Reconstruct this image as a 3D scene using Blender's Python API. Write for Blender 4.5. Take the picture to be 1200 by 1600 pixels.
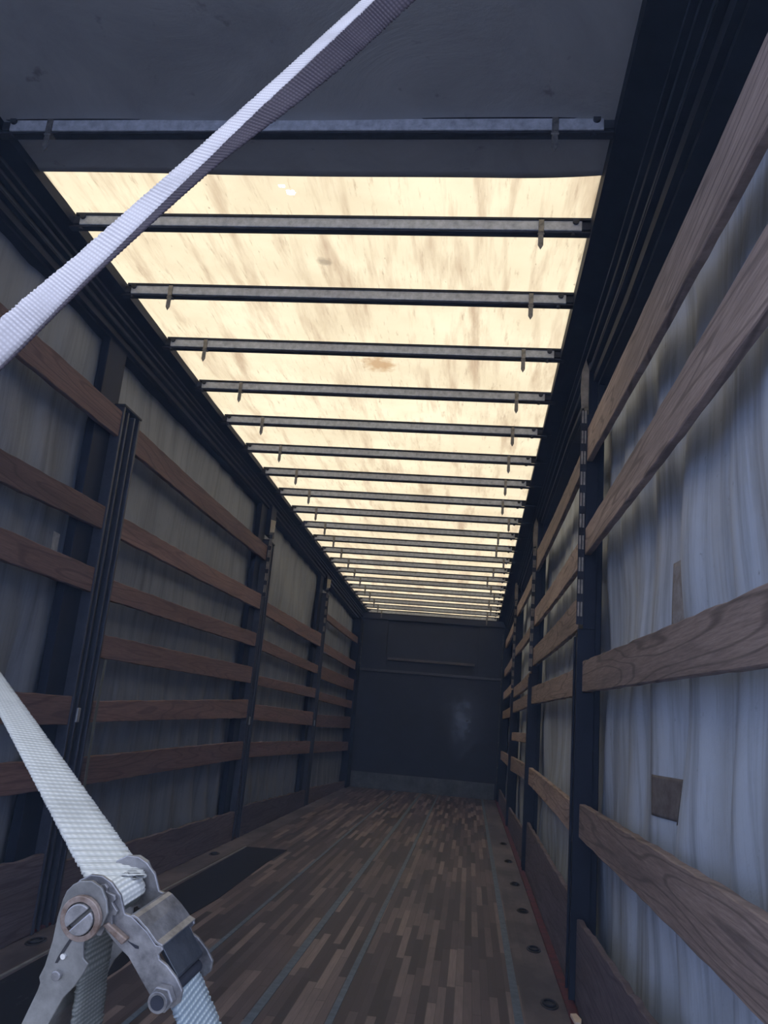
import bpy, bmesh, math, random
from mathutils import Vector, Matrix
for o in list(bpy.data.objects): bpy.data.objects.remove(o, do_unlink=True)
random.seed(7)
S = bpy.context.scene
C = S.collection

# ---------------------------------------------------------------- camera
CAM = Vector((1.984, 0.0, 1.085)); YAW, PIT, ROL = -.1248, .252, .0868
FW = Vector((math.sin(YAW)*math.cos(PIT), math.cos(YAW)*math.cos(PIT), math.sin(PIT)))
R0 = Vector((math.cos(YAW), -math.sin(YAW), 0)); U0 = R0.cross(FW)
RT = R0*math.cos(ROL)+U0*math.sin(ROL); UP = -R0*math.sin(ROL)+U0*math.cos(ROL)
cd = bpy.data.cameras.new('camera'); cam = bpy.data.objects.new('camera', cd); C.objects.link(cam)
cd.sensor_fit = 'VERTICAL'; cd.sensor_height = 36; cd.lens = 36*1262/1600; cd.clip_start = .02; cd.clip_end = 500
M = Matrix((RT, UP, -FW)).transposed().to_4x4(); M.translation = CAM; cam.matrix_world = M
S.camera = cam

# ---------------------------------------------------------------- world, sun, exposure
w = bpy.data.worlds.new('overcast_sky'); S.world = w; w.use_nodes = True
nt = w.node_tree; bg = nt.nodes['Background']
tc = nt.nodes.new('ShaderNodeTexCoord'); sp = nt.nodes.new('ShaderNodeSeparateXYZ'); rp = nt.nodes.new('ShaderNodeValToRGB')
nt.links.new(tc.outputs['Generated'], sp.inputs[0]); nt.links.new(sp.outputs['Z'], rp.inputs[0]); nt.links.new(rp.outputs[0], bg.inputs[0])
rp.color_ramp.elements[0].position = 0; rp.color_ramp.elements[0].color = (.78, .98, 1.68, 1)
rp.color_ramp.elements[1].position = .6; rp.color_ramp.elements[1].color = (.80, .87, 1.0, 1)
bg.inputs[1].default_value = 1.9
sd = bpy.data.lights.new('sun', 'SUN'); sd.energy = .8; sd.angle = .3; sd.color = (1, .95, .88)
sun = bpy.data.objects.new('sun', sd); C.objects.link(sun); sun.rotation_euler = Vector((-.25, .35, .9)).to_track_quat('Z', 'Y').to_euler()
S.view_settings.view_transform = 'Standard'; S.view_settings.look = 'None'; S.view_settings.gamma = 1
S.view_settings.use_curve_mapping = False; S.view_settings.exposure = 0.0

# ---------------------------------------------------------------- materials
class NM:
    def __init__(s, name):
        s.m = bpy.data.materials.new(name); s.m.use_nodes = True; s.t = s.m.node_tree; s.t.nodes.clear()
        s.out = s.n('OutputMaterial')
    def n(s, k, **kw):
        o = s.t.nodes.new('ShaderNode'+k)
        for a, b in kw.items(): setattr(o, a, b)
        return o
    def l(s, a, b): s.t.links.new(a, b)
    def coord(s, scale=(1, 1, 1), kind='Object', loc=(0, 0, 0)):
        c = s.n('TexCoord'); m = s.n('Mapping'); s.l(c.outputs[kind], m.inputs[0]); m.inputs['Scale'].default_value = scale
        m.inputs['Location'].default_value = loc
        return m.outputs[0]
    def noise(s, v, scale=5, detail=4, rough=.6, dist=0):
        n = s.n('TexNoise'); s.l(v, n.inputs['Vector']); n.inputs['Scale'].default_value = scale
        n.inputs['Detail'].default_value = detail; n.inputs['Roughness'].default_value = rough; n.inputs['Distortion'].default_value = dist
        return n.outputs['Fac']
    def ramp(s, f, stops):
        r = s.n('ValToRGB'); s.l(f, r.inputs[0]); e = r.color_ramp.elements
        while len(e) < len(stops): e.new(.5)
        for q, (p, c) in zip(e, stops):
            q.position = p; q.color = (c, c, c, 1) if isinstance(c, (int, float)) else (*c, 1)
        return r.outputs[0]
    def mix(s, f, a, b, mode='MIX'):
        m = s.n('Mix', data_type='RGBA', blend_type=mode)
        for i, q in ((0, f), (6, a), (7, b)):
            if isinstance(q, (int, float)): m.inputs[i].default_value = q if i == 0 else (q, q, q, 1)
            elif isinstance(q, tuple): m.inputs[i].default_value = (*q, 1)
            else: s.l(q, m.inputs[i])
        return m.outputs[2]
    def math(s, op, a, b=0, c=0):
        m = s.n('Math', operation=op)
        for i, q in enumerate((a, b, c)):
            if isinstance(q, (int, float)): m.inputs[i].default_value = q
            else: s.l(q, m.inputs[i])
        return m.outputs[0]
    def bsdf(s, col, rough=.6, metal=0, bump=None, bs=.3, bd=.01, spec=.5):
        b = s.n('BsdfPrincipled'); s.l(b.outputs[0], s.out.inputs[0])
        for k, q in (('Base Color', col), ('Roughness', rough), ('Metallic', metal), ('Specular IOR Level', spec)):
            if isinstance(q, (int, float)): b.inputs[k].default_value = q
            elif isinstance(q, tuple): b.inputs[k].default_value = (*q, 1)
            else: s.l(q, b.inputs[k])
        if bump is not None:
            u = s.n('Bump'); u.inputs['Strength'].default_value = bs; u.inputs['Distance'].default_value = bd
            s.l(bump, u.inputs['Height']); s.l(u.outputs[0], b.inputs['Normal'])
        return s.m
def painted(name, c1, c2, rough=.5, metal=0, sc=12, spec=.5):
    k = NM(name); v = k.coord(); f = k.noise(v, sc, 6, .7)
    return k.bsdf(k.ramp(f, [(.35, c1), (.7, c2)]), rough, metal, f, .15, .003, spec)
NAVY = painted('navy_painted_steel', (.0035, .006, .016), (.006, .010, .024), .6, spec=.2)
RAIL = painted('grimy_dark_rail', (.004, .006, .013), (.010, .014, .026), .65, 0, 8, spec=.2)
RIDGE = painted('worn_rail_ridge', (.012, .017, .028), (.032, .042, .064), .6, 0, 20, spec=.2)
CHAN = painted('worn_grey_channel', (.016, .020, .034), (.034, .040, .060), .5, .2, 18)
GALV = painted('galvanised_steel', (.26, .285, .35), (.52, .56, .66), .6, .1, 25)
GDARK = painted('grimy_and_shaded_steel', (.010, .012, .019), (.026, .029, .042), .65, 0, 25, spec=.25)  # also paints the shade on the roof bows
HOOK = painted('dull_hook_steel', (.08, .08, .085), (.24, .23, .22), .5, .5, 40)
ALU = painted('scuffed_aluminium', (.15, .17, .19), (.32, .34, .37), .45, .3, 9)
CREAM = painted('cream_plate', (.45, .40, .30), (.62, .56, .43), .6, 0, 10)
RED = painted('red_painted_edge', (.035, .008, .012), (.11, .017, .024), .7, 0, 15, .25)
RUST = painted('rusty_steel', (.13, .085, .065), (.30, .25, .225), .5, .5, 140)

def wood(name, dark, light, ringc):
    k = NM(name); oi = k.n('ObjectInfo')
    c = k.n('TexCoord'); m = k.n('Mapping'); k.l(c.outputs['Object'], m.inputs[0])
    off = k.n('CombineXYZ'); r30 = k.math('MULTIPLY', oi.outputs['Random'], 30)
    for i in range(3): k.l(r30, off.inputs[i])
    k.l(off.outputs[0], m.inputs['Location']); m.inputs['Scale'].default_value = (1, .16, 2.2)
    big = k.noise(m.outputs[0], 2.2, 2, .5, 0)
    w_ = k.n('Math', operation='SINE'); k.l(k.math('MULTIPLY', big, 95), w_.inputs[0])
    rings = k.ramp(w_.outputs[0], [(.0, 0), (.72, 0), (1, 1)])
    m2 = k.n('Mapping'); k.l(c.outputs['Object'], m2.inputs[0]); m2.inputs['Scale'].default_value = (3, 3, 70); k.l(off.outputs[0], m2.inputs['Location'])
    fine = k.noise(m2.outputs[0], 2.5, 5, .7)
    blot = k.noise(m.outputs[0], 5, 5, .65)
    col = k.mix(k.ramp(fine, [(.3, 0), (.75, 1)]), dark, light)
    col = k.mix(k.math('MULTIPLY', rings, .55), col, ringc)
    col = k.mix(k.ramp(blot, [(.42, 0), (.75, .75)]), col, tuple(x*.55 for x in dark))
    v = k.n('TexVoronoi'); k.l(m.outputs[0], v.inputs['Vector']); v.inputs['Scale'].default_value = 2.3
    col = k.mix(k.ramp(v.outputs['Distance'], [(.0, .9), (.035, .8), (.06, 0)]), col, (.035, .018, .012))
    hv = k.n('HueSaturation'); k.l(col, hv.inputs['Color']); k.l(k.math('MULTIPLY_ADD', oi.outputs['Random'], .5, .72), hv.inputs['Value'])
    return k.bsdf(hv.outputs[0], .75, 0, fine, .25, .002, .25)
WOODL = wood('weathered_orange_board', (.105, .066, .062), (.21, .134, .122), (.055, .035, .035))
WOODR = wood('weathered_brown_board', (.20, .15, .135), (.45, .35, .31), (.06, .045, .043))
KICK = wood('old_kick_board', (.07, .055, .065), (.145, .12, .135), (.04, .032, .038))

def tarp(name, base, dark, warm):
    k = NM(name)
    v = k.coord((1, 2.2, .35)); s1 = k.noise(v, 3.2, 6, .65)
    v2 = k.coord((1, 5, .35)); s2 = k.noise(v2, 2.0, 6, .7, .3)
    v3 = k.coord(); s3 = k.noise(v3, 1.6, 8, .7, .6); s4 = k.noise(v3, 26, 3, .6)
    col = k.mix(k.ramp(s3, [(.33, 0), (.68, 1)]), base, tuple(x*1.22 for x in base))
    col = k.mix(k.ramp(s2, [(.46, 0), (.72, .75)]), col, dark)
    col = k.mix(k.ramp(s1, [(.55, 0), (.8, .45)]), col, warm)
    col = k.mix(k.ramp(s4, [(.68, 0), (.78, .7)]), col, dark)
    return k.bsdf(col, .55, 0, s3, .35, .02, .4)
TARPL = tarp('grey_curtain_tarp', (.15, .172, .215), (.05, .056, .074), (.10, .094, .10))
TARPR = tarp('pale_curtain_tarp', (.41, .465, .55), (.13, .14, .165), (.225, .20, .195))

def roof_mat():
    k = NM('translucent_roof_tarp')
    v = k.coord((4.2, .45, 1)); s1 = k.noise(v, 2.2, 5, .65, .2)
    v2 = k.coord((20, 2.2, 1)); s2 = k.noise(v2, 2.2, 6, .75)
    v3 = k.coord(); s3 = k.noise(v3, 1.7, 6, .6); s4 = k.noise(k.coord((16, 5, 1)), 3.2, 3, .6)
    col = k.mix(k.ramp(s3, [(.35, 0), (.7, 1)]), (.70, .55, .325), (.86, .70, .43))
    col = k.mix(k.ramp(s1, [(.50, 0), (.72, .8)]), col, (.42, .27, .15))
    col = k.mix(k.ramp(s2, [(.57, 0), (.71, .75)]), col, (.36, .23, .13))
    col = k.mix(k.ramp(s4, [(.70, 0), (.76, .7)]), col, (.26, .16, .09))
    # two rusty water stains, at their own places on the sheet
    for (x, y, r, c) in ((1.33, 4.35, .13, (.42, .22, .08)), (1.19, 3.30, .045, (.30, .22, .13)), (1.25, 3.02, .05, (.3, .24, .17))):
        cc = k.n('TexCoord')
        d = k.n('VectorMath', operation='DISTANCE'); k.l(cc.outputs['Object'], d.inputs[0]); d.inputs[1].default_value = (x, y, 3.13)
        dd = k.math('ADD', d.outputs['Value'], k.math('MULTIPLY', k.noise(v3, 22, 3), r*1.2))
        col = k.mix(k.ramp(dd, [(r*1.0, .75), (r*1.5, 0)]), col, c)
    df = k.n('BsdfDiffuse'); tr = k.n('BsdfTranslucent'); k.l(col, tr.inputs[0]); df.inputs[0].default_value = (.30, .27, .22, 1)
    mx = k.n('MixShader'); mx.inputs[0].default_value = .82; k.l(df.outputs[0], mx.inputs[1]); k.l(tr.outputs[0], mx.inputs[2])
    k.l(mx.outputs[0], k.out.inputs[0]); return k.m
ROOF = roof_mat()
def cover_mat():
    k = NM('opaque_grey_roof_cover'); v = k.coord(); f = k.noise(v, 1.8, 7, .7, .8); g = k.noise(v, 9, 4, .6)
    col = k.ramp(f, [(.3, (.25, .265, .30)), (.7, (.36, .385, .43))]); col = k.mix(k.ramp(g, [(.66, 0), (.74, .5)]), col, (.07, .07, .08))
    return k.bsdf(col, .55, 0, f, .4, .02)
COVER = cover_mat()

def floor_mat():
    k = NM('laminated_hardwood_floor'); c = k.n('TexCoord'); s = k.n('SeparateXYZ'); k.l(c.outputs['Object'], s.inputs[0])
    rx = k.math('DIVIDE', s.outputs[0], .036); row = k.math('FLOOR', rx)
    wn = k.n('TexWhiteNoise', noise_dimensions='1D'); k.l(row, wn.inputs['W'])
    yy = k.math('ADD', k.math('DIVIDE', s.outputs[1], .62), k.math('MULTIPLY', wn.outputs['Value'], 9)); colm = k.math('FLOOR', yy)
    cb = k.n('CombineXYZ'); k.l(row, cb.inputs[0]); k.l(colm, cb.inputs[1])
    w2 = k.n('TexWhiteNoise', noise_dimensions='2D'); k.l(cb.outputs[0], w2.inputs['Vector'])
    col = k.ramp(w2.outputs['Value'], [(0, (.020, .016, .024)), (.35, (.055, .042, .055)), (.7, (.115, .088, .100)), (1, (.23, .185, .190))])
    fx = k.math('FRACT', rx); gap = k.math('LESS_THAN', fx, .07); fy = k.math('FRACT', yy); g2 = k.math('LESS_THAN', fy, .012)
    col = k.mix(k.math('MULTIPLY', k.math('MAXIMUM', gap, g2), .55), col, (.02, .016, .016))
    gr = k.noise(k.coord((60, 3, 1)), 2, 4, .6); col = k.mix(k.ramp(gr, [(.35, .3), (.7, 0)]), col, (.03, .026, .03))
    dirt = k.noise(k.coord((1, .5, 1)), 1.6, 6, .65); col = k.mix(k.ramp(dirt, [(.45, 0), (.75, .55)]), col, (.03, .028, .032))
    # plain plywood-like margin on each side of the strips
    edge = k.math('GREATER_THAN', s.outputs[0], 2.26); e2 = k.math('LESS_THAN', s.outputs[0], .20)
    col = k.mix(k.math('MULTIPLY', k.math('MAXIMUM', edge, e2), .85), col, k.ramp(dirt, [(.4, (.13, .115, .135)), (.6, (.04, .038, .05))]))
    return k.bsdf(col, .6, 0, gr, .2, .002, .35)
FLOOR = floor_mat()
def front_mat():
    k = NM('dark_front_panel_polished_by_wear'); v = k.coord(); f = k.noise(v, 3, 7, .7); g = k.noise(v, 9, 6, .75)
    cc = k.n('TexCoord'); mp = k.n('Mapping'); k.l(cc.outputs['Object'], mp.inputs[0]); mp.inputs['Scale'].default_value = (1, 0, .62)
    d = k.n('VectorMath', operation='DISTANCE'); k.l(mp.outputs[0], d.inputs[0]); d.inputs[1].default_value = (1.87, 0, 1.22*.62)
    dd = k.math('ADD', d.outputs['Value'], k.math('MULTIPLY', g, .9))
    rr = k.ramp(dd, [(.38, .20), (.58, .30), (.9, .6)])
    return k.bsdf(k.ramp(f, [(.35, (.004, .009, .026)), (.7, (.009, .016, .042))]), rr, 0, g, .3, .006, .5)
FRONT = front_mat()
def webbing(name, c1, c2, su, sv, bstr=.6):
    k = NM(name); v = k.coord((su, sv, 1), 'UV')
    wv = k.n('TexWave', wave_type='BANDS', bands_direction='X'); k.l(v, wv.inputs['Vector']); wv.inputs['Scale'].default_value = 1; wv.inputs['Distortion'].default_value = .6
    wb = k.n('TexWave', wave_type='BANDS', bands_direction='Y'); k.l(v, wb.inputs['Vector']); wb.inputs['Scale'].default_value = 1
    f = k.math('MULTIPLY', wv.outputs['Fac'], k.math('MULTIPLY_ADD', wb.outputs['Fac'], .5, .5))
    col = k.mix(f, c2, c1); d = k.noise(k.coord((.5, .5, 1), 'UV'), 3, 5); col = k.mix(k.ramp(d, [(.5, 0), (.8, .5)]), col, tuple(x*.6 for x in c2))
    return k.bsdf(col, .8, 0, f, bstr, .0006, .2)
WEB = webbing('white_polyester_webbing', (.60, .60, .57), (.34, .35, .34), 14, 9)
WEBP = webbing('white_pink_webbing', (.70, .67, .68), (.48, .45, .46), 8, 8)
WEBB = webbing('pale_blue_woven_webbing', (.38, .43, .45), (.14, .18, .215), 13, 12, 1.0)
WEBD = webbing('dingy_webbing_tail', (.22, .225, .21), (.10, .11, .105), 15, 12)
RSTEEL = painted('zinc_plated_ratchet_steel', (.09, .09, .098), (.34, .335, .345), .34, .6, 45)
RSTEEL2 = painted('dull_zinc_handle', (.12, .12, .12), (.27, .27, .265), .42, .6, 35)

# ---------------------------------------------------------------- mesh helpers
def box(bm, x0, x1, y0, y1, z0, z1):
    vs = [bm.verts.new((x, y, z)) for x in (x0, x1) for y in (y0, y1) for z in (z0, z1)]
    for q in ((0, 1, 3, 2), (4, 6, 7, 5), (0, 4, 5, 1), (2, 3, 7, 6), (0, 2, 6, 4), (1, 5, 7, 3)): bm.faces.new([vs[i] for i in q])
def prism(bm, pts, fn, t0, t1):
    a = [bm.verts.new(fn(p, q, t0)) for p, q in pts]; b = [bm.verts.new(fn(p, q, t1)) for p, q in pts]; n = len(pts)
    bm.faces.new(a); bm.faces.new(b[::-1])
    for i in range(n): bm.faces.new((a[i], b[i], b[(i+1) % n], a[(i+1) % n]))
def grid(bm, P, closed=False):
    V = [[bm.verts.new(p) for p in r] for r in P]
    for i in range(len(V)-1):
        n = len(V[0])
        for j in range(n if closed else n-1): bm.faces.new((V[i][j], V[i+1][j], V[i+1][(j+1) % n], V[i][(j+1) % n]))
    return V
def tube(bm, a, b, r, n=16, cap=True):
    a, b = Vector(a), Vector(b); d = (b-a).normalized(); s = d.orthogonal().normalized(); t = d.cross(s)
    V = grid(bm, [[p+(s*math.cos(i*2*math.pi/n)+t*math.sin(i*2*math.pi/n))*r for i in range(n)] for p in (a, b)], True)
    if cap: bm.faces.new(V[0][::-1]); bm.faces.new(V[1])
def ob(name, bm, mat, parent=None, bevel=0, smooth=False, label=None, cat=None, group=None, kind=None, loc=None, seg=2):
    bmesh.ops.recalc_face_normals(bm, faces=bm.faces[:])
    me = bpy.data.meshes.new(name); bm.to_mesh(me); bm.free()
    for m in (mat if isinstance(mat, (list, tuple)) else [mat]): me.materials.append(m)
    o = bpy.data.objects.new(name, me); C.objects.link(o)
    if parent: o.parent = parent
    if loc: o.location = loc
    if smooth:
        for p in me.polygons: p.use_smooth = True
    if bevel:
        b = o.modifiers.new('bevel', 'BEVEL'); b.width = bevel; b.segments = seg; b.limit_method = 'ANGLE'
    for k, v in (('label', label), ('category', cat), ('group', group), ('kind', kind)):
        if v: o[k] = v
    return o
def empty(name, loc, label, cat, group=None):
    o = bpy.data.objects.new(name, None); C.objects.link(o); o.location = loc; o['label'] = label; o['category'] = cat; o.empty_display_size = .05
    if group: o['group'] = group
    return o
NB = bmesh.new
def bx(name, mat, b, **kw):
    bm = NB(); box(bm, *b); return ob(name, bm, mat, **kw)

# ---------------------------------------------------------------- dimensions (metres)
W = 2.525; Y0, Y1 = .85, 13.82
def H(y): return 3.196-.0205*y
def RB(y): return 2.92-.002*y if y < 7 else 2.906-(y-7)*.032
def SX(side, d): return d if side < 0 else W-d      # distance inward from the side line
POSTY = [4.0, 7.24, 10.33]

# ---------------------------------------------------------------- structure
bx('floor', FLOOR, (-.02, W+.02, .8, Y1, -.12, 0), kind='structure')
bm = NB(); box(bm, -40, 40, -40, 40, -1.25, -1.2)
k = NM('grey_asphalt_yard'); ob('ground', bm, k.bsdf(k.ramp(k.noise(k.coord(), 30, 6), [(.3, (.22, .22, .23)), (.7, (.34, .34, .34))]), .9), kind='structure')
n_tr = 0
def trim(mat, b, **kw):
    global n_tr; n_tr += 1; return bx('trim_%d' % n_tr, mat, b, kind='structure', **kw)
trim(RED, (-.01, .035, .8, Y1, 0, .012), bevel=.003); trim(RED, (W-.085, W-.045, .8, Y1, 0, .014), bevel=.003)
STRIP = painted('blue_grey_steel_strip', (.055, .085, .13), (.11, .155, .22), .6, 0, 20, spec=.3)
for x, wd in ((.86, .022), (1.25, .036), (1.53, .026), (2.235, .034)):
    trim(STRIP, (x-wd/2, x+wd/2, .8, Y1-.02, 0, .003))

def curtain_fn(side, seedv):
    rnd = random.Random(seedv); ph = [rnd.uniform(0, 6.28) for _ in range(12)]
    def fn(y, z):
        yy = y+.10*math.sin(z*1.7+ph[0]+y*.5)+.04*math.sin(4.1*z+ph[7])
        if side > 0: amp = .050*(1-.55*min(1, max(0, (y-2.2)/4)))*(.8+.2*math.sin(y*.9+1))*(.35+.65*min(1, max(0, (2.85-z)/.6)))
        else: amp = .011+.028*max(0, min(1, (1.4-z)/.5))
        a = abs(math.sin(yy*(8.1 if side < 0 else 7.0)+ph[1]+1.1*math.sin(yy*1.3+ph[2])))**.7-.6
        b = math.sin(yy*17.3+ph[3]+1.5*math.sin(yy*2.1+z*.6+ph[4]))
        d = amp*(a*1.0+b*.38)+.006*math.sin(yy*3.1+z*5.3+ph[5])+.005*math.sin(z*9+yy*2.2+ph[6])
        if side > 0: d += max(0, min(1, (4.2-y)/1.5))*(.012*math.sin(z*2.6+y*1.9)+.010*math.sin(z*5.7-yy*4+1)*math.sin(yy*3))
        return (-.075 if side < 0 else -.088)+d*.9
    return fn
CF = {-1: curtain_fn(-1, 3), 1: curtain_fn(1, 11)}
def curtain(side, mat):
    ny, nz = 620, 60; bm = NB(); f = CF[side]
    P = [[(SX(side, f(y, z)), y, z) for z in [-.1+j*(RB(y)+.22)/nz for j in range(nz+1)]] for y in [Y0+(Y1-Y0)*i/ny for i in range(ny+1)]]
    grid(bm, P)
    o = ob('wall_left' if side < 0 else 'wall_right', bm, mat, smooth=True, kind='structure')
    s = o.modifiers.new('thickness', 'SOLIDIFY'); s.thickness = .0012; s.offset = 0
    return o
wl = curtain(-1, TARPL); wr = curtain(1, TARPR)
def patch(wall, side, y0, y1, z0, z1, mat, skew=0):
    bm = NB(); f = CF[side]; P = []
    for i in range(17):
        r = []
        for j in range(13):
            y = y0+(y1-y0)*i/16; z = z0+(z1-z0)*j/12+skew*i/16*(1-j/12); r.append((SX(side, f(y, z)+.003), y, z))
        P.append(r)
    grid(bm, P); o = ob('repair_patch', bm, mat, parent=wall, smooth=True); o.modifiers.new('t', 'SOLIDIFY').thickness = .001; return o
OLIVE = painted('brown_patch', (.09, .07, .06), (.17, .15, .14), .7, 0, 22)

# roof: translucent sheet with a real torn hole, sagging a little between bows
BOWY = [2.391+.5676*k for k in range(21)]
bm = NB(); P = []; nx = 120
ys = [Y0+(Y1-Y0)*i/900 for i in range(901)]
def roofz(x, y):
    t = (y-BOWY[0]) % .5676/.5676
    return H(y)+.012-.008*math.sin(math.pi*t)+.003*math.sin(x*5+y*2)
xs = [-.05+(W+.1)*j/60 for j in range(61)]; xs = sorted([x for x in xs if not 1.06 < x < 1.19]+[1.06+.004*j for j in range(33)]); nx = len(xs)-1
ys = sorted([y for y in ys if not 2.73 < y < 2.86]+[2.73+.004*j for j in range(33)]); ny_ = len(ys)-1
V = [[bm.verts.new((x, y, roofz(x, y))) for x in xs] for y in ys]
hole = [(1.133, 2.808, .015), (1.142, 2.80, .011), (1.128, 2.795, .009), (1.112, 2.765, .010), (1.10, 2.762, .008)]
rn = random.Random(5)
for i in range(ny_):
    for j in range(nx):
        c = Vector(((xs[j]+xs[j+1])/2, (ys[i]+ys[i+1])/2, 0))
        if any((c-Vector((a, b, 0))).length < r*rn.uniform(.8, 1.3) for a, b, r in hole): continue
        bm.faces.new((V[i][j], V[i+1][j], V[i+1][j+1], V[i][j+1]))
ob('ceiling', bm, ROOF, smooth=True, kind='structure')
# opaque cover over the rear end of the roof
bm = NB(); P = []
for i in range(61):
    r = []
    for j in range(41):
        x = -.05+(W+.1)*j/40; ye = 2.665+.035*(x/W)-.05*max(0, (x-2.0)/.5)**2; y = .8+(ye-.8)*i/60
        dz = .012*math.sin(y*4+x*1.3)+.006*math.sin(x*6+y*3)
        r.append((x, y, H(y)-.006+.003*math.sin(x*4)-(.0 if i < 60 else .006)+abs(dz)*0))
    P.append(r)
grid(bm, P)
o = ob('ceiling_cover', bm, COVER, smooth=True, kind='structure'); o.name = 'trim_20'
s = o.modifiers.new('thickness', 'SOLIDIFY'); s.thickness = .003; s.offset = 0

def RS(y, side): return RB(y) if side < 0 else RB(y)-.15*max(0, min(1, (4.4-y)/1.4))  # right rail drops near the open end, building the shadow there into its shape
# cant rails with their grooves
def rail(side):
    e = .119 if side < 0 else .165; NYs = [.8, 3, 5, 7, 9, 11, 13.82]
    prof = [(-.12, 0), (-.012, 0), (-.012, .06), (.012, .06), (.012, .20), (.004, .20), (.004, .26), (.032, .26), (.032, .38), (.022, .38), (.022, .44),
            (.052, .44), (.052, .52), (.042, .52), (.042, .57), (.068, .57), (.068, .63), (.050, .66), (.050, .74), (e, .80), (e, 1.04), (-.12, 1.04)]
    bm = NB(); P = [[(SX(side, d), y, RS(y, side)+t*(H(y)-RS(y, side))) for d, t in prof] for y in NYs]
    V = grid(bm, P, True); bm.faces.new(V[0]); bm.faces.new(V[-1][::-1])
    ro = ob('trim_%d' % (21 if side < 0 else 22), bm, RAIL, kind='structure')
    # worn bright edges of the track
    for a, b, t in ((.068, .058, .60), (.052, .044, .48), (.034, .026, .32)):
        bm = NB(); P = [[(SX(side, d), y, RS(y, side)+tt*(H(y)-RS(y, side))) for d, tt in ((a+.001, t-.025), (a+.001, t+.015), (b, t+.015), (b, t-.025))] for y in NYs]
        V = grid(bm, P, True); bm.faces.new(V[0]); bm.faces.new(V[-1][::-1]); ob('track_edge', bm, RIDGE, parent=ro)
    return ro
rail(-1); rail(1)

# front wall
fw_ = bx('wall_front', FRONT, (-.1, W+.1, Y1, Y1+.04, -.1, 3.0), kind='structure')
yf = Y1
bx('head_beam', FRONT, (-.05, W+.05, yf-.06, yf, 2.76, 2.93), parent=fw_, bevel=.005)
bx('upper_frame', FRONT, (.05, .5, yf-.03, yf, 1.92, 2.76), parent=fw_, bevel=.004); bx('upper_frame', FRONT, (2.05, 2.48, yf-.03, yf, 1.92, 2.76), parent=fw_, bevel=.004)
bx('ledge', ALU and painted('dusty_ledge', (.04, .04, .05), (.09, .08, .085), .6), (.53, 2.0, yf-.05, yf, 2.085, 2.125), parent=fw_, bevel=.004)
bx('cross_rail', painted('cross_rail_paint', (.018, .021, .033), (.04, .043, .06), .4), (.03, 2.5, yf-.03, yf, 1.88, 1.92), parent=fw_, bevel=.004)
for x in (1.72, 2.30): bx('panel_joint', FRONT, (x-.012, x+.012, yf-.008, yf, .2, 1.88), parent=fw_)
k = NM('scuffed_kick_plate'); f = k.noise(k.coord((1, 1, 1)), 5, 7, .7)
bx('scuff_plate', k.bsdf(k.ramp(f, [(.35, (.035, .045, .06)), (.65, (.10, .12, .14))]), .5, .1, f, .2), (.08, 2.42, yf-.02, yf, 0, .25), parent=fw_, bevel=.003)
for s in (-1, 1):
    x0, x1 = sorted((SX(s, -.06), SX(s, .07)))
    co = trim(NAVY, (x0, x1, yf-.34, yf, -.1, 2.72), bevel=.006)
    k = NM('flaking_paint'); f = k.noise(k.coord(), 30, 6, .8)
    a, b = sorted((SX(s, .07), SX(s, .082)))
    bx('worn_face', k.bsdf(k.ramp(f, [(.52, (.012, .016, .03)), (.6, (.14, .16, .16))]), .6), (a, b, yf-.10, yf-.05, 1.95 if s < 0 else .3, 2.65), parent=co)
    # rear door frame uprights, at the open end
    x0, x1 = sorted((SX(s, -.12), SX(s, .02)))
    trim(NAVY, (x0, x1, .70, .86, -.12, 3.18), bevel=.008)
trim(NAVY, (-.12, W+.12, .70, .84, 3.18, 3.30), bevel=.008)

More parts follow.
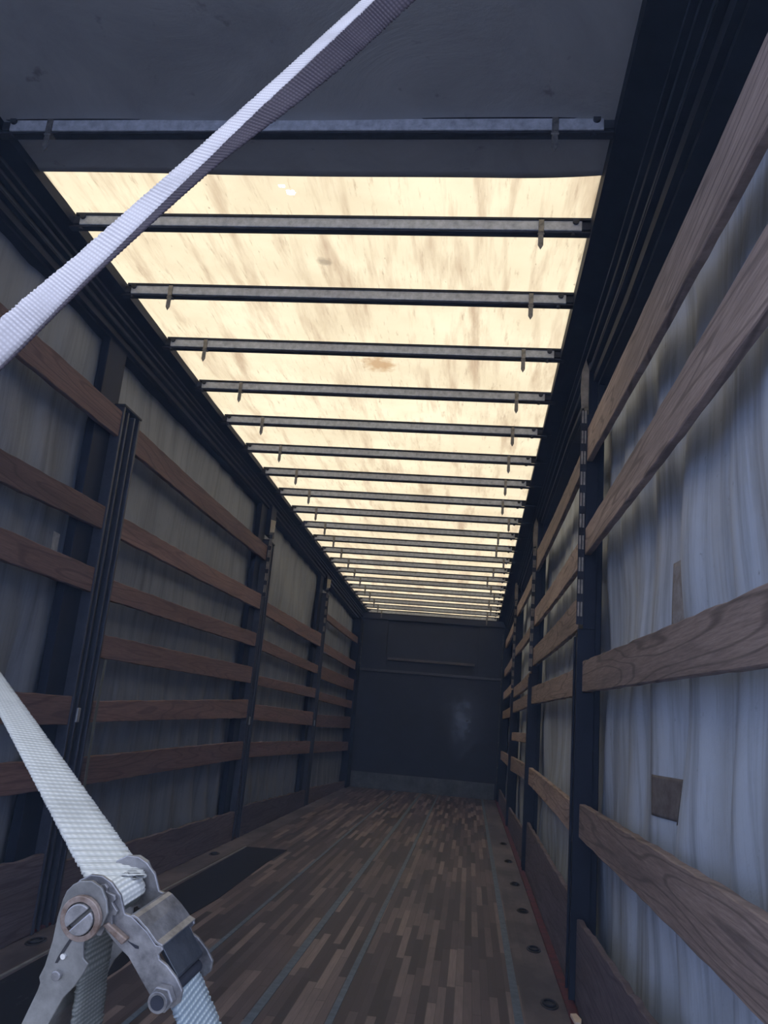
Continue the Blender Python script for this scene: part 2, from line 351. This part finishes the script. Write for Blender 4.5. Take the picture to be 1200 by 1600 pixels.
# ---------------------------------------------------------------- side posts
ORD = ['first', 'second', 'third']
def post(side, i):
    y = POSTY[i]; sd_ = 'left' if side < 0 else 'right'
    where = ['nearest the open end', 'halfway along', 'last before the front wall'][i]
    e = empty('side_post', (SX(side, 0), y, 0), 'dark navy steel post with slotted channel on the %s side, %s' % (sd_, where), 'post', 'upright posts of the side walls')
    def b(bm, d0, d1, y0, y1, z0, z1):
        a, c = sorted((SX(side, d0)-SX(side, 0), SX(side, d1)-SX(side, 0))); box(bm, a, c, y0, y1, z0, z1)
    if side < 0:
        bm = NB(); b(bm, -.055, -.008, -.29, -.08, 0, RB(y)+.05); b(bm, -.055, -.02, -.08, .10, 0, 2.62); ob('body', bm, NAVY, e, .004)
        bm = NB(); b(bm, -.02, .048, -.115, -.095, 0.002, 2.60); b(bm, -.02, .048, .085, .105, .002, 2.60); b(bm, -.02, .012, -.095, .085, .002, 2.58)
        b(bm, .012, .044, -.05, -.035, .002, 2.59); b(bm, .012, .044, .03, .045, .002, 2.59)
        ob('channel', bm, CHAN, e, .003)
        bm = NB(); b(bm, -.02, .052, -.12, .11, 2.60, 2.612); ob('channel_cap', bm, GDARK, e, .002)
        z0, z1, d0 = 2.08, 2.66, .046
    else:
        bm = NB(); b(bm, -.045, -.012, -.10, .10, 0, RB(y)+.05); ob('body', bm, NAVY, e, .004)
        bm = NB(); b(bm, -.016, .066, -.115, -.09, .002, 1.58); b(bm, -.016, .042, -.115, -.09, 1.58, 2.66); b(bm, -.012, .05, -.09, .10, .002, 1.58); b(bm, -.012, .035, -.09, .10, 1.58, 2.66)
        b(bm, .05, .062, -.06, -.045, .002, 1.56); b(bm, .05, .062, .05, .065, .002, 1.56)
        ob('channel', bm, NAVY, e, .003)
        z0, z1, d0 = 1.60, 2.68, .043
    if not (side < 0 and i == 0):
        bm = NB()
        for q in (0, .0135, .027): b(bm, d0+q, d0+q+.0035, -.118, -.112, z0, z1)
        zz = z0
        while zz < z1-.02: b(bm, d0, d0+.0305, -.1175, -.1125, zz, zz+.038); zz += .108
        ob('perforated_rail', bm, GDARK, e)
        bm = NB(); b(bm, d0+.001, d0+.0295, -.110, -.104, z0, z1); ob('rail_backing', bm, painted('pale_worn_backing', (.24, .21, .17), (.55, .48, .38), .6, 0, 30), e)
        bm = NB(); pts = [(d0-.002, 2.70), (d0+.030, 2.69), (d0+.036, 2.80), (d0+.030, 2.90), (d0+.012, 2.96), (d0-.004, 2.90)] if side > 0 else [(d0, 2.68), (d0+.04, 2.68), (d0+.045, 2.79), (d0-.004, 2.80)]
        prism(bm, pts, lambda p, q, t: (SX(side, p)-SX(side, 0), t, q), -.116, -.108); ob('top_plate', bm, CREAM if side < 0 else painted('dusty_top_plate', (.12, .10, .08), (.34, .29, .23), .7, 0, 14), e, .002)
        bm = NB(); b(bm, -.01, .035, -.09, .09, 2.66, RB(y)+.05); ob('top_slider', bm, NAVY, e, .003)
    bm = NB(); b(bm, .044, .056, -.06, -.03, .95, 1.02); ob('catch', bm, ALU, e, .004)
    bm = NB(); b(bm, -.055, -.0, -.09, .09, 0, .02); ob('foot', bm, NAVY, e, .004)
    return e
for s in (-1, 1):
    for i in range(3): post(s, i)

# ---------------------------------------------------------------- wooden planks between the posts
BAY = ['the bay nearest the open end', 'the second bay', 'the third bay', 'the bay nearest the front wall']
SPAN = [(.87, 3.905), (4.10, 7.13), (7.345, 10.22), (10.435, 13.49)]
NTH = ['topmost', 'second from top', 'third from top', 'fourth from top', 'fifth from top', 'lowest slotted', 'lowest slotted']
def plank(name, side, y0, y1, zs, mat, label, cat, group, th=.026, bow=.0, rough=.0025):
    # zs = (bottom, top) at y0 and at y1
    (b0, t0), (b1, t1) = zs; n = 36; P = []; rnd = random.Random(hash(label) % 1000 if False else sum(map(ord, label)))
    yc = (y0+y1)/2; zc = (b0+t0+b1+t1)/4
    for i in range(n+1):
        t = i/n; y = y0+(y1-y0)*t; bo = b0+(b1-b0)*t; to = t0+(t1-t0)*t; dd = bow*math.sin(math.pi*t)
        jb, jt = rnd.uniform(-rough, rough), rnd.uniform(-rough, rough); c = .003
        r = []
        for d, z in ((.014, bo+jb), (.040-c, bo+jb), (.040, bo+jb+c), (.040, to+jt-c), (.040-c, to+jt), (.014, to+jt)):
            r.append((SX(side, d-(.026-th)*(0 if d > .02 else -1)-dd)-SX(side, 0), y-yc, z-zc))
        P.append(r)
    bm = NB(); V = grid(bm, P, True); bm.faces.new(V[0]); bm.faces.new(V[-1][::-1])
    return ob(name, bm, mat, label=label, cat=cat, group=group, loc=(SX(side, 0), yc, zc))
LEFT = [
 [((2.435, 2.575), (2.425, 2.57)), ((1.84, 1.985), (1.92, 2.04)), ((1.60, 1.735), (1.59, 1.715)), ((.925, 1.055), (.935, 1.075)), ((.635, .78), (.64, .775))],
 [((2.41, 2.555), (2.412, 2.552)), ((1.922, 2.038), (1.964, 2.10)), ((1.582, 1.692), (1.63, 1.747)), ((1.278, 1.399), (1.305, 1.449)), ((.949, 1.055), (1.006, 1.163)), ((.635, .776), (.66, .809))],
 [((1.943, 2.063), (1.925, 2.09)), ((1.615, 1.723), (1.586, 1.689)), ((1.30, 1.386), (1.286, 1.405)), ((.993, 1.132), (.951, 1.114)), ((.666, .799), (.621, .766))],
 [((2.30, 2.39), (2.29, 2.40)), ((1.88, 2.0), (1.86, 1.99)), ((1.54, 1.70), (1.52, 1.70)), ((1.268, 1.372), (1.234, 1.355)), ((.936, 1.086), (.92, 1.10)), ((.616, .764), (.57, .706))]]
RIGHT = [
 [((2.225, 2.43), (2.412, 2.588)), ((1.875, 2.05), (1.935, 2.071)), ((1.222, 1.362), (1.289, 1.43)), ((.655, .825), (.659, .802))],
 [((2.423, 2.541), (2.47, 2.66)), ((1.922, 2.06), (1.985, 2.14)), ((1.606, 1.769), (1.644, 1.80)), ((1.282, 1.415), (1.326, 1.47)), ((.642, .781), (.679, .814))],
 [((2.416, 2.548), (2.48, 2.62)), ((1.947, 2.05), (1.985, 2.095)), ((1.50, 1.622), (1.49, 1.61)), ((1.32, 1.435), (1.308, 1.44)), ((1.003, 1.085), (.985, 1.081)), ((.689, .814), (.637, .80))],
 [((2.40, 2.53), (2.40, 2.53)), ((1.93, 2.06), (1.93, 2.05)), ((1.58, 1.70), (1.57, 1.69)), ((1.27, 1.40), (1.27, 1.39)), ((.65, .79), (.65, .78))]]
LOOK = {(-1, 0): 'sawn end visible beside the first post', (-1, 1): '', }
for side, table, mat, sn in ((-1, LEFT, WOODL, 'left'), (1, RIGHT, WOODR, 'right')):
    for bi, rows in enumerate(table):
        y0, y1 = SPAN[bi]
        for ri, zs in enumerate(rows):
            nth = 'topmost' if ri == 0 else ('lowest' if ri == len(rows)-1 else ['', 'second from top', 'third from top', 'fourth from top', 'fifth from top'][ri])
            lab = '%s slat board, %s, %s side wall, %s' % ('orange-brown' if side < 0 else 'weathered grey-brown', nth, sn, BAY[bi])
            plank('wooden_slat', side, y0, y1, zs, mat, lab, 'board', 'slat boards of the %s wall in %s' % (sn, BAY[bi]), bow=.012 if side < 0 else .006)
        kz = {(-1, 0): ((0.002, .37), (.002, .35)), (-1, 1): ((.002, .285), (.002, .235)), (-1, 2): ((.002, .26), (.002, .19)), (-1, 3): ((.002, .2), (.002, .1)),
              (1, 0): ((.002, .45), (.002, .33)), (1, 1): ((.002, .37), (.002, .38)), (1, 2): ((.002, .28), (.002, .22)), (1, 3): ((.002, .22), (.002, .2))}[(side, bi)]
        plank('kick_board', side, y0, y1, kz, KICK, 'tall worn kick board standing on floor, %s side, %s' % (sn, BAY[bi]), 'board', 'kick boards along the floor', th=.022, rough=.006)

# ---------------------------------------------------------------- roof bows
XR = {9: 2.24, 12: 2.26, 14: 2.10, 15: 2.16, 16: 2.22, 18: 2.2}
XL = {1: .31, 2: .35, 3: .36, 4: .36, 5: .41, 6: .41, 7: .41, 8: .42, 9: .42, 10: .38}
def bow_parts(e, y, k):
    z = 0; TH, TW = .050, .030
    bm = NB(); box(bm, .15, 2.325, 0, TW, -TH, -.002); beam = ob('beam', bm, GALV, e, .003)
    bm = NB(); box(bm, .13, 2.37, -.006, TW+.006, -.006, .006); ob('top_shade_strip', bm, GDARK, e, .002)  # dark strip painting the shadow gap between bow and roof sheet
    bm = NB(); box(bm, .10, 2.39, .006, TW+.012, -TH-.008, -TH+.001); ob('shaded_underside', bm, GDARK, e, .002)  # underside of the beam, its shade put into the dark colour
    for x0, x1 in ((.02, .16), (2.32, 2.47)):
        bm = NB(); box(bm, x0, x1, .004, TW-.002, -TH+.008, -.008); ob('end_socket', bm, GDARK, e, .002)
    for x in (.165, 2.30):
        bm = NB(); tube(bm, (x, -.010, -.012), (x, .01, -.012), .013, 12); ob('bolt', bm, GDARK, e); bm = NB(); tube(bm, (x-.01, TW/2, -TH-.018), (x-.01, TW/2, -TH), .010, 10); ob('nut', bm, GDARK, e)
    for x in (XL.get(k+1, .37), XR.get(k, 2.16)):
        if k == 4 and x > 1: x = 2.155
        bm = NB(); box(bm, x-.011, x+.011, -.006, .002, -TH-.012, .004); box(bm, x-.011, x+.011, -.006, TW+.004, -TH-.014, -TH-.008)
        hk = ob('hook_clip', bm, HOOK, e, .001)
        bm = NB(); prism(bm, [(-.011, 0), (.011, 0), (.012, -.012), (.009, -.018), (.011, -.024), (.011, -.062), (.0, -.082), (-.011, -.062), (-.011, -.024), (-.009, -.018), (-.012, -.012)],
                         lambda p, q, t: (x+p, t+.15*q*0, -TH-.010+q), -.004, 0.0)
        tube(bm, (x-.014, -.002, -TH-.02), (x+.014, -.002, -TH-.02), .004, 8)
        ob('hook_tongue', bm, HOOK, hk, .001)
NUM = ['first', 'second', 'third', 'fourth', 'fifth', 'sixth', 'seventh', 'eighth', 'ninth', 'tenth', 'eleventh', 'twelfth', 'thirteenth', 'fourteenth', 'fifteenth',
       'sixteenth', 'seventeenth', 'eighteenth', 'nineteenth', 'twentieth', 'last']
for k, y in enumerate(BOWY):
    lab = {0: 'galvanised roof bow under the dark opaque cover at the open end', 1: 'galvanised roof bow just behind the torn hole in the roof sheet',
           20: 'steel roof bow against the front wall, farthest of all'}.get(k, 'galvanised cross bow under translucent roof, %s counting from the open end' % NUM[k])
    e = empty('roof_bow', (0, y, H(y)), lab, 'roof bow', 'roof bows across the ceiling'); bow_parts(e, y, k)

# ---------------------------------------------------------------- lashing recesses, mat, small things
def recess(x, y, lab):
    e = empty('lashing_ring', (x, y, 0), lab, 'lashing ring', 'lashing rings sunk in the floor edge')
    bm = NB(); n = 24
    P = [[(r*.5*math.cos(a*2*math.pi/n), r*math.sin(a*2*math.pi/n), z) for a in range(n)] for r, z in ((.075, .001), (.073, .004), (.062, .004), (.058, .0015))]
    V = grid(bm, P, True); bm.faces.new(V[-1]); ob('pan', bm, GDARK, e, smooth=True)
    bm = NB(); R1, r2 = .042, .005; P = []
    for i in range(24):
        a = i*2*math.pi/24; P.append([((R1+r2*math.cos(b))*math.cos(a)*.6, (R1+r2*math.cos(b))*math.sin(a), .006+r2*math.sin(b)) for b in [j*math.pi/4 for j in range(8)]])
    P.append(P[0]); grid(bm, P, True); ob('ring', bm, GDARK, e, smooth=True)
for i, y in enumerate((3.84, 4.71, 5.63, 6.54, 7.6, 8.7)):
    recess(2.375, y, 'dark lashing ring in floor beside right red edge, %s from the open end' % NUM[i])
for i, y in enumerate((3.81, 5.1, 6.43)):
    recess(.11, y, 'dark lashing ring in floor beside left red edge, %s from the open end' % NUM[i])
k = NM('black_worn_mat'); f = k.noise(k.coord((3, 1, 1)), 4, 7, .75)
DM = k.bsdf(k.ramp(f, [(.6, (.006, .007, .011)), (.72, (.045, .04, .048))]), .8, 0, f, .2, .002, .15)
bm = NB(); pts = [(.27, 2.4), (.24, 4.15), (.26, 5.07), (.24, 6.9), (.56, 6.95), (.55, 6.3), (.58, 5.0), (.55, 4.3), (.60, 3.6), (.58, 2.4)]
prism(bm, pts, lambda p, q, t: (p, q, t), .0005, .004); ob('floor_mat', bm, DM, label='long black worn mat strip lying along the left side of floor', cat='mat')
bm = NB(); prism(bm, [(.236, 2.4), (.236, 6.9), (.222, 6.9), (.222, 2.4)], lambda p, q, t: (p, q, t), .0005, .005); ob('trim_23', bm, ALU, kind='structure')
bm = NB(); prism(bm, [(-.045, -.012), (.05, -.02), (.06, .005), (0, .018), (-.05, .01)], lambda p, q, t: (q, p, t), 0, .012)
ob('wood_chip', bm, painted('pale_split_wood', (.5, .42, .36), (.7, .6, .52), .8), label='pale splinter of wood lying on the right red floor edge', cat='wood chip', loc=(2.46, 3.62, .014), bevel=.002)
bm = NB(); P = []
for i in range(31):
    z = .50+.77*i/30; P.append([(.062+.004*math.sin(z*6), 4.14+.01*math.sin(z*4)+d, z) for d in (-.013, .013)])
grid(bm, P); o = ob('hanging_strap', bm, WEBD, label='thin grey strap hanging beside the first post on the left', cat='strap'); o.modifiers.new('t', 'SOLIDIFY').thickness = .002
patch(wr, 1, 2.54, 2.84, .865, .99, OLIVE, 0)
patch(wr, 1, 2.50, 2.68, 1.44, 1.66, painted('faded_brown_patch', (.20, .175, .165), (.33, .32, .33), .7, 0, 22), .0)
patch(wl, -1, 3.63, 3.70, 1.735, 1.84, painted('whitish_patch', (.3, .31, .32), (.5, .51, .52), .7, 0, 22), .0)

# ---------------------------------------------------------------- lashing straps and ratchet in the open end
def ribbon(name, path, wv, width, th, mat, fold=None, parent=None, jit=.0008, seg=.0012, ripple=.0003, pitch=.0042, lin=False, **kw):
    # path: control points; wv: width direction at each; fold: fold angle at each
    pts = [Vector(p) for p in path]; ws = [Vector(q).normalized() for q in wv]; fo = fold or [0]*len(pts)
    rnd = random.Random(3); rows = []; L = 0; bm = NB(); uvl = bm.loops.layers.uv.new('UVMap'); us = []
    for i in range(len(pts)-1):
        n = max(2, int((pts[i+1]-pts[i]).length/seg))
        for k in range(n + (1 if i == len(pts)-2 else 0)):
            t = k/n; p0 = pts[max(i-1, 0)]; p3 = pts[min(i+2, len(pts)-1)]; a, b = pts[i], pts[i+1]
            p = .5*((2*a)+(b-p0)*t+(2*p0-5*a+4*b-p3)*t*t+(3*a-p0-3*b+p3)*t**3) if len(pts) > 2 and not lin else a.lerp(b, t)
            wd = ws[i].lerp(ws[i+1], t).normalized(); f = fo[i]+(fo[i+1]-fo[i])*t; dr = (b-a).normalized()
            nn = wd.cross(dr).normalized(); wd = dr.cross(nn).normalized()
            hw = width/2+rnd.uniform(-jit, jit); rp_ = ripple*math.sin(L*2*math.pi/pitch); row = []
            wr_ = wd*math.cos(f)+nn*math.sin(f)
            prof = [(-wd*hw), (-wd*hw*.5), Vector((0, 0, 0)), wr_*hw*.5, wr_*hw]
            tt = th/2+rp_
            row = [p+q+nn*tt for q in prof]+[p+q-nn*tt for q in prof[::-1]]
            rows.append(row); us.append(L); L += (b-a).length/n
    V = grid(bm, rows, True); bm.faces.new(V[0][::-1]); bm.faces.new(V[-1])
    vi = {}
    for r_, row in enumerate(V):
        for c_, v in enumerate(row): vi[v] = (us[r_]*10, (c_ if c_ < 5 else 9-c_)/4*width*10)
    for f_ in bm.faces:
        for lp in f_.loops: lp[uvl].uv = vi[lp.vert]
    return ob(name, bm, mat, parent=parent, smooth=True, **kw)
# ratchet frame of reference: A = spool axis, U and V span its side plates
A = Vector((.0704, .9920, .1051)).normalized(); UU = Vector((.6940, .0270, -.7195)); UU = (UU-A*UU.dot(A)).normalized(); VV = A.cross(UU).normalized()
PR = Vector((1.8228, .3764, .9916))
def L(u, v, a=0): return PR+UU*(u/1000)+VV*(v/1000)+A*(a/1000)
def lp(p, q, t): return UU*(p/1000)+VV*(q/1000)+A*(t/1000)
rb = empty('ratchet_buckle', PR, 'worn zinc steel ratchet tensioner hanging on white strap, bottom left', 'ratchet')
FR = [(-15.4, -3), (-13.8, -9), (-10, -13), (-5.2, -14.9), (1.7, -15.1), (7.0, -12.9), (9, -12.2), (12.0, -14.3), (21.3, -16.3), (28.0, -16.3), (30, -18.2), (31.5, -17.5), (31.8, -14.8), (33.4, -14), (37.4, -15.4), (43.9, -15.9), (49.8, -15.0), (52.8, -11.4), (52.5, -7), (49.3, -4), (45, -1.8), (40.4, -2.0), (32.3, -2.5), (24.1, -3.0), (17.1, -1.4), (8.2, -.6), (7, 3), (3, 6.5), (-3.9, 7.1), (-10, 5.5), (-14, 2)]
bm = NB(); prism(bm, FR, lp, 0, 1.8); ob('side_plate', bm, RSTEEL, rb, .0004)
bm = NB(); prism(bm, FR, lp, 33.5, 35.3); ob('side_plate', bm, RSTEEL, rb, .0004)
# bridge between the plates, with a rolled edge
br = [(11, -13.4), (12, -15.4), (14, -16.3), (20, -17.3), (27, -17.6), (30.0, -19.0), (30.4, -17.8), (27, -16.4), (20, -16.1), (14, -15.1)]
bm = NB(); prism(bm, br, lp, 0, 35); ob('bridge_plate', bm, RSTEEL, rb, .0003)
bm = NB(); prism(bm, [(29, -15), (44, -13.5), (45, -11.5), (30, -13)], lp, 6, 34); ob('inner_plate', bm, painted('dark_ratchet_inside', (.03, .035, .045), (.08, .09, .11), .35, .6, 60), rb, .0003)
# toothed gear discs
for a0 in (-1.9, 36.2):
    bm = NB(); n = 11; pts = []
    for i in range(n):
        th = i*2*math.pi/n
        for dt, r in ((0, 11.2), (.30, 13.6), (.46, 13.0), (.50, 11.2)): pts.append((-1.5+r*math.cos(th+dt)*.86, -2.4+r*math.sin(th+dt)*.86))
    prism(bm, pts, lp, a0, a0+1.6); ob('gear_disc', bm, RSTEEL, rb, .0002)
# split spool
for sgn in (-1, 1):
    bm = NB(); pts = [(-1.2+sgn*.8+sgn*5.6*math.sin(t)*1, 1.0+6.4*math.cos(t)) for t in [math.pi*i/12 for i in range(13)]]
    prism(bm, pts, lp, -9.5, 38); ob('spool_half', bm, RSTEEL, rb, .0005)
def ringm(name, c, r0, r1, a0, a1, mat, n=28, ex=1):
    bm = NB(); P = []
    for r, a in ((r0, a0), (r1, a0), (r1, a1), (r0, a1), (r0, a0)):
        P.append([lp(c[0]+r*math.cos(i*2*math.pi/n), c[1]+r*math.sin(i*2*math.pi/n), a) for i in range(n)])
    grid(bm, P, True); return ob(name, bm, mat, rb, .0003)
ringm('spool_collar', (-1.2, 1.0), 7.0, 9.4, -8.2, -5.6, RUST)
bm = NB(); tube(bm, lp(-1.5, -1.5, 3), lp(-1.5, -1.5, 31), .0078, 24); ob('wound_webbing', bm, WEBD, rb)
# handle: two side plates swung down, cross grip, slot, rivet
HD = [(-13.0, 4.4), (-14.6, 1), (-14.9, -3), (-14.1, -6.6), (-10.7, -11.1), (-5.7, -13.1), (-0.2, -11.9), (4.5, -9.0), (6.9, -4.0), (6.8, 1.3), (4.9, 4.3), (8.4, 8), (12.2, 10.8), (15.7, 10.2), (17.6, 15.3), (19.0, 21), (19.7, 28.0), (24.2, 40.2), (30, 62), (20, 66), (16.7, 50.7), (10, 36), (8.3, 33.3), (6.1, 32.4), (3.9, 27.4), (-2.1, 18.5), (-8.4, 11.1)]
for a0, nm in ((-5.4, 'handle_plate'), (38.5, 'handle_plate')):
    bm = NB(); prism(bm, HD, lp, a0, a0+1.6); hp = ob(nm, bm, RSTEEL2, rb, .0004)
    bm = NB(); prism(bm, [(1.2, 7.5), (2.2, 7.2), (4.6, 15), (6.7, 21.6), (6.0, 22.6), (4.8, 20), (3.4, 15.5)], lp, a0-.25, a0+.1); ob('slot', bm, painted('slot_dark', (.008, .009, .012), (.02, .02, .025), .8), hp)
    bm = NB(); tube(bm, lp(10.6, 24.2, a0-2.2), lp(10.6, 24.2, a0+3), .0022, 14); ob('rivet', bm, RSTEEL, hp, .0004)
bm = NB(); prism(bm, [(15, 35), (23, 38), (30, 60), (29, 62), (22, 39.5), (15, 36.5)], lp, -5, 39); ob('handle_grip', bm, RSTEEL2, rb, .0006)
bm = NB(); tube(bm, lp(6.2, 17.5, -6.6), lp(6.2, 17.5, -5.2), .0012, 10); ob('bright_rivet', bm, painted('bright_zinc', (.6, .6, .6), (.9, .9, .9), .3, .8), rb)
bm = NB(); prism(bm, [(6.6, -2.6), (7.4, -5.4), (18.3, -8.6), (18.6, -5.3)], lp, -3.2, 0); ob('pawl', bm, RUST, rb, .0005)
bm = NB(); prism(bm, [(18.9, -6.8), (23.6, -9.6), (24.4, -9.0), (23.4, -8.0)], lp, -.3, .1); ob('pawl_slot', bm, GDARK, rb)
bm = NB(); tube(bm, lp(46.5, -7.4, -7.5), lp(46.5, -7.4, 44), .0030, 20); ob('bolt', bm, GDARK, rb)
bm = NB(); prism(bm, [(46.5+5.6*math.cos(i*math.pi/3+.3), -7.4+5.6*math.sin(i*math.pi/3+.3)) for i in range(6)], lp, -4.4, 0); ob('hex_nut', bm, RSTEEL, rb, .0006)
ringm('bolt_collar', (46.5, -7.4), 3.0, 4.4, -7.2, -4.4, RSTEEL)
# webbing through the ratchet
far = Vector((1.0020, 1.4434, 1.2057))
dv = (far-PR); ph = math.atan2(dv.dot(VV), dv.dot(UU)); rr_ = 8.6
sg = 1 if math.sin(ph+math.pi/2) < math.sin(ph-math.pi/2) else -1
def arc(q): return L(-1.5+rr_*math.cos(ph+sg*(math.pi/2+q)), -1.5+rr_*math.sin(ph+sg*(math.pi/2+q)), 17.0)
st = arc(0)
ribbon('lashing_strap', [far, far.lerp(st, .5), far.lerp(st, .95), st, arc(.4), arc(.8), arc(1.2), arc(1.6)], [(A+UU*.5-VV*.3), A+UU*.15, A, A, A, A, A, A], .028, .0013, WEB, lin=True, seg=.0006, ripple=.00016, pitch=.0030,
       label='taut white webbing strap rising left from the ratchet spool', cat='strap')
ribbon('strap_tail', [L(2, 4, 17.6), L(18, 24, 16), L(60, 62, 14), L(130, 124, 12)], [A, A, A, A], .026, .0016, WEBD, seg=.0008, ripple=.00015, pitch=.0024, label='loose end of dirty webbing hanging from the ratchet spool', cat='strap')
an = L(47, -7.4, 17.6)
ribbon('anchor_strap', [an, L(200, 34, 30)], [A, A], .030, .0022, WEBB, seg=.0007, ripple=.0001, pitch=.0025, label='pale blue short webbing from ratchet bolt to lower right', cat='strap')
# long strap crossing the opening overhead
p0 = Vector((1.5295, 0.6067, 1.3406)); p1 = Vector((1.8741, 0.6544, 1.8331)); d_ = p1-p0
ts = [-0.5, 0, 0.25, 0.5, 0.75, 1, 1.6]; wm = .030
cs = [p0+d_*t for t in ts]
wv = [Vector((-0.6475, -0.5677, 0.5083)), Vector((-0.6719, -0.5261, 0.5213)), Vector((-0.8173, 0.1431, 0.5581)), Vector((-0.7683, 0.4011, 0.4988)), Vector((-0.7245, 0.5160, 0.4570)), Vector((-0.6958, 0.5744, 0.4312)), Vector((-0.6958, 0.5744, 0.4312))]
main = ribbon('overhead_strap', cs, wv, wm, .0016, WEBP, label='long white webbing strap slanting across the top left of opening', cat='strap')
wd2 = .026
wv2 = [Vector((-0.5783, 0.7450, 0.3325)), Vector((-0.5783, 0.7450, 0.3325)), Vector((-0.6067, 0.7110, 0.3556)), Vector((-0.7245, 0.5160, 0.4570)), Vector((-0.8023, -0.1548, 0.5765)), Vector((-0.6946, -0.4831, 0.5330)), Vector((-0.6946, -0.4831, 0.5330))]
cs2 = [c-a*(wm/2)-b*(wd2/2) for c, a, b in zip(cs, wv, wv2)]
ribbon('folded_edge', cs2, wv2, wd2, .0014, webbing('dark_webbing', (.09, .075, .09), (.03, .025, .035), 8, 8), parent=main)  # separate ribbon in darker webbing along the strap

# thin blue-tinted haze volume added for the veil of stray light
bm = NB(); box(bm, -.04, W+.04, -1.0, 13.75, .02, 2.9)
k = NM('stray_light_haze'); k.t.nodes.remove(k.out); k.out = k.n('OutputMaterial'); v_ = k.n('VolumeScatter'); v_.inputs['Color'].default_value = (.5, .68, 1, 1); v_.inputs['Density'].default_value = .0105
k.l(v_.outputs[0], k.out.inputs['Volume']); ob('haze', bm, k.m, kind='stuff', label='thin bluish haze added in the trailer for the stray-light veil', cat='haze')
